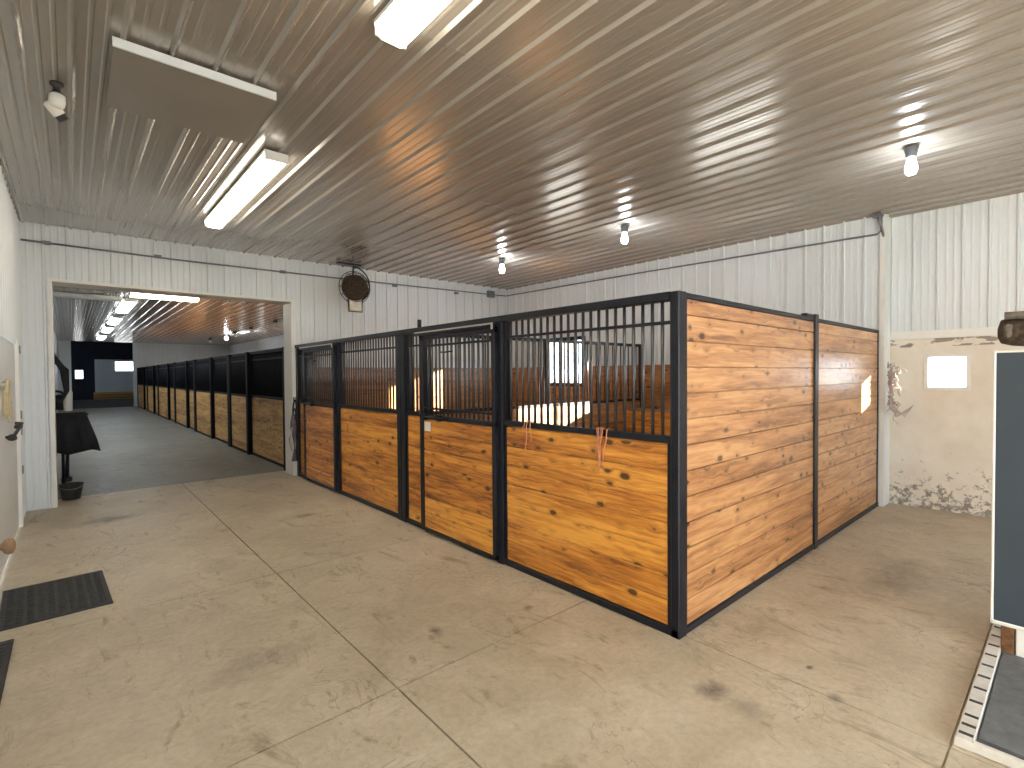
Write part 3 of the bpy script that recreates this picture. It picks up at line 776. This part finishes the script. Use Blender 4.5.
# rubber mats
def rub_mat(x0, x1, y0, y1, rot, label, cells=True):
    c = ((x0+x1)/2, (y0+y1)/2, 0); m = MB(); hw, hl = (x1-x0)/2, (y1-y0)/2
    m.bbox(-hw, hw, -hl, hl, .001, .012, .004)
    if cells:
        nx, ny = max(2, int(hw*2/.055)), int(hl*2/.055)
        for i in range(nx):
            for j in range(ny):
                cx, cy = -hw+.02+(i+.5)*(2*hw-.04)/nx, -hl+.02+(j+.5)*(2*hl-.04)/ny
                m.box(cx-.016, cx+.016, cy-.016, cy+.016, .0115, .017)
    o = m.build('rubber_mat', RUBBER if cells else MATGREY); o.location = c; o.rotation_euler = (0, 0, rot); return tag(o, label, 'mat')
rub_mat(-.40, .19, 4.61, 5.44, math.radians(2.2), 'black studded rubber mat lying before the left door')
rub_mat(-.425, -.292, 3.0, 4.39, 0, 'narrow strip of dark rubber mat at the very left edge')

# bucket, blanket, bridles just inside the aisle
BX, BY = -.015, 8.98
r = thing('bucket', (BX, BY, 0), 'black rubber bucket on the floor behind left doorway trim', 'bucket')
MB().lathe((BX, BY, 0), [(.0, .004), (.095, .004), (.125, .19), (.135, .195), (.135, .205), (.122, .205), (.093, .02), (0, .018)], 24).build('tub', RUBBER, r)
m = MB(); m.tube([(BX-.13*math.cos(t*PI/10), BY-.02-.10*math.sin(t*PI/10), .20-.05*math.sin(t*PI/10)) for t in range(11)], .004, 5); m.build('bail_handle', GREYSTEEL, r)
r = thing('blanket_rack', (-.4, 10.2, 0), 'dark metal rack arm at the left aisle wall under the black blanket', 'rack')
m = MB(); m.tube([(XL, 10.0, 1.08), (.20, 10.0, 1.08)], .02, 8); m.tube([(XL, 10.0, .72), (XL+.04, 10.0, .74), (-.05, 10.0, 1.06)], .015, 8); m.build('arm', BLACK, r)
m = MB(); m.tube([(-.10, 10.0, 1.07), (-.10, 10.0, .02)], .02, 8); m.box(-.16, -.04, 9.94, 10.06, 0, .03); m.build('upright', BLACK, r)
# blanket hung over the arm: two falls with deep folds, hem swinging out to the aisle
mb = MB(); nx = 30
sec = [(-.17, .56), (-.16, .70), (-.14, .86), (-.10, 1.0), (-.04, 1.09), (0, 1.115), (.04, 1.09), (.10, 1.0), (.14, .86), (.16, .70), (.17, .58)]
n = len(sec)
for i in range(nx+1):
    u = i/nx
    for k, (dy, z) in enumerate(sec):
        dn = (1.115-z)/.555
        x = -.43+u*(.60+.15*dn); w = .028*dn*math.sin(u*24+dn*2)
        mb.v.append((x, 10.0+dy+w*(1 if k > 5 else -1), z+.03*dn*math.sin(u*9)-(.05*u*dn if z < .7 else 0)))
for i in range(nx):
    for k in range(n-1):
        q = i*n+k; mb.smooth.add(len(mb.f)); mb.f.append((q, q+n, q+n+1, q+1))
o = mb.build('horse_blanket', CLOTH); o.modifiers.new('th', 'SOLIDIFY').thickness = .016
tag(recenter(o), 'black horse blanket draped over the rack in the aisle', 'blanket')
m = MB()
m.tube([(-.16+.10*math.sin(t*PI/8), 10.2+.08*math.cos(t*PI/8), 1.34+.09*math.cos(t*PI/8)) for t in range(17)], .02, 6)
m.lathe((-.12, 10.3, 1.14), [(.0, 0), (.13, .02), (.14, .10), (.10, .2), (.03, .24)], 12); 
tag(recenter(m.build('horse_pad', CLOTH)), 'dark rolled pad sitting on top of the black blanket', 'pad')
r = thing('bridle', (XL, 9.7, 1.3), 'dark leather bridle and straps hanging from left aisle wall', 'bridle')
m = MB()
for k in range(5):
    y = 9.4+.14*k
    m.tube([(XL+.05, y, 2.12), (XL+.22+.02*k, y, 2.05-.05*k), (XL+.36+.01*k, y+.02, 1.75), (XL+.40, y, 1.45), (XL+.34, y, 1.30), (XL+.2, y, 1.42), (XL+.12, y, 1.8), (XL+.05, y, 2.1)], .035, 6)
m.build('straps', CLOTH, r)
m = MB().tube([(XL+.024, 9.35, 2.12), (XL+.024, 10.05, 2.12)], .02, 8); m.build('hook_bar', BLACK, r)
m = MB(); m.lathe((-.03, 9.99, 1.135), [(.0, 0), (.05, .01), (.055, .28), (.02, .36), (.02, .42), (0, .425)], 14)
tag(recenter(m.build('spray_bottle', WHITET)), 'white bottle standing above the black blanket in the aisle', 'bottle')
m = MB(); m.tube([(-.07, 10.62, .03), (-.05, 10.6, .42)], [.03, .022], 8); m.lathe((-.07, 10.62, 0), [(0, 0), (.07, .005), (.07, .05), (.03, .08)], 12)
tag(recenter(m.build('boot_scraper', BLACK)), 'small dark upright scraper standing beneath the black blanket', 'scraper')

# slotted frame and rubber mat on the floor, right foreground
px0, py0 = 2.875, .350
r = thing('floor_platform', (3.6, -.4, 0), 'white slotted metal floor frame around a grey mat, right foreground', 'platform')
m = MB(); ln = 1.75; w = .062
m.bbox(px0, px0+ln, py0-w, py0, .002, .045, .004)
m.bbox(px0, px0+.028, py0-1.3, py0-w, .002, .045, .004); m.bbox(px0, px0+ln, py0-1.34, py0-1.3, .002, .045, .004)
m.build('frame', plain('worn_white_metal', (.66, .64, .60), .5, 0, .12, 14), r)
xs = [px0+.05, px0+.13]+[px0+.22+.15*k for k in range(10)]
for k, x in enumerate(xs):
    s = MB(); s.bbox(x-.011, x+.011, py0-w+.006, py0-.008, .044, .0465, .001); s.build('slot', RUBBER, r)
MB().bbox(px0+.085, px0+ln-.02, py0-1.28, py0-w-.006, .002, .030, .006).build('mat', MATGREY, r)
MB().box(px0+.029, px0+ln, py0-1.299, py0-w-.001, .001, .012).build('tray', GREYSTEEL, r)
# grey board standing on the platform
bx0 = 3.98; byt = .334
r = thing('standing_board', (bx0+.03, -.3, .045), 'tall slate grey board with white edging, standing at the right edge', 'board')
m = MB(); zb, zt, yl = .178, 1.755, -.95; e = .022
m.bbox(bx0, bx0+.05, byt-.013, byt, zb, zt, .003); m.bbox(bx0, bx0+.05, yl, yl+e, zb, zt, .004); m.bbox(bx0, bx0+.05, yl, byt, zt-e*.6, zt, .003); m.bbox(bx0, bx0+.05, yl, byt, zb, zb+e, .004)
m.build('edging', WHITET, r, label='white edging')
MB().box(bx0+.004, bx0+.046, yl+e, byt-.013, zb+e, zt-e*.6).build('panel', SLATE, r)
MB().bbox(bx0+.0, bx0+.06, .235, .29, .0305, zb, .004).build('foot', BROWNB, r, label='rusty brown foot')
MB().bbox(bx0+.0, bx0+.06, .10, .228, .0305, zb, .004).build('foot', WHITET, r, label='white foot')
MB().bbox(bx0+.0, bx0+.06, -.9, -.8, .0305, zb, .004).build('foot', WHITET, r)
# dusty housing over the board
r = thing('motor_housing', (bx0, -.05, zt+.01), 'dust-covered brown housing perched above the grey board', 'motor')
m = MB(); n = 12
sec = []
def ring(y, a, zc, hz): return [(bx0+.03+a*math.cos(t*2*PI/n), y, zc+hz*math.sin(t*2*PI/n)) for t in range(n)]
rings = [ring(.318, .03, 1.855, .03), ring(.305, .09, 1.862, .066), ring(.26, .11, 1.862, .082), ring(.20, .12, 1.862, .088), ring(.10, .13, 1.86, .095), ring(-.3, .13, 1.86, .095), ring(-.42, .08, 1.86, .07)]
for q in rings: m.v += q
for k in range(len(rings)-1):
    for j in range(n):
        j2 = (j+1) % n; m.smooth.add(len(m.f)); m.f.append((k*n+j, k*n+j2, (k+1)*n+j2, (k+1)*n+j))
m.f.append(tuple(range(n))); m.f.append(tuple(range((len(rings)-1)*n, len(rings)*n))[::-1])
m.build('housing_body', DUST, r)
m = MB(); m.bbox(bx0-.08, bx0+.14, -.35, .285, 1.925, 1.965, .012); m.build('lid', DUSTL, r, label='paler dusty lid')
m = MB(); m.lathe((bx0-.075, .27, 1.84), [(0, -.02), (.018, -.01), (.02, .05), (0, .06)], 10); m.build('clip', DUSTL, r)

# ------------------------------------------------------------------ light
w = bpy.data.worlds.new('sky'); scn.world = w; w.use_nodes = True
bg = w.node_tree.nodes['Background']; bg.inputs[0].default_value = (.74, .87, 1.0, 1); bg.inputs[1].default_value = 7.6
sd = bpy.data.lights.new('sun', 'SUN'); sd.energy = 60.0; sd.angle = math.radians(1.2); sd.color = (1.0, .88, .72)
so = bpy.data.objects.new('sun', sd); COL.objects.link(so)
so.rotation_euler = Vector((-2.4, 1.75, -.72)).to_track_quat('-Z', 'Y').to_euler(); so.location = (12, -4, 6)

# ------------------------------------------------------------------ camera
yaw, pit, rol = map(math.radians, (41.3873, -1.126, -.4181)); F = 501.37
fw = Vector((math.sin(yaw)*math.cos(pit), math.cos(yaw)*math.cos(pit), math.sin(pit)))
r0 = Vector((math.cos(yaw), -math.sin(yaw), 0)); u0 = r0.cross(fw)
rt = r0*math.cos(rol)+u0*math.sin(rol); up = -r0*math.sin(rol)+u0*math.cos(rol)
cd = bpy.data.cameras.new('camera'); cd.sensor_width = 36; cd.lens = F/1024*36; cd.clip_start = .05; cd.clip_end = 300
co = bpy.data.objects.new('camera', cd); COL.objects.link(co)
M = Matrix((rt, up, -fw)).transposed().to_4x4(); M.translation = Vector((0, 0, EYE)); co.matrix_world = M
scn.camera = co
for o in bpy.data.objects:
    if '_o' in o: del o['_o']
vs = scn.view_settings; vs.view_transform = 'Standard'; vs.look = 'None'; vs.gamma = 1; vs.use_curve_mapping = False; vs.exposure = 0.24
scn.cycles.use_denoising = True
scn.cycles.max_bounces = 10; scn.cycles.diffuse_bounces = 6; scn.cycles.transparent_max_bounces = 12
scn.cycles.sample_clamp_indirect = 6
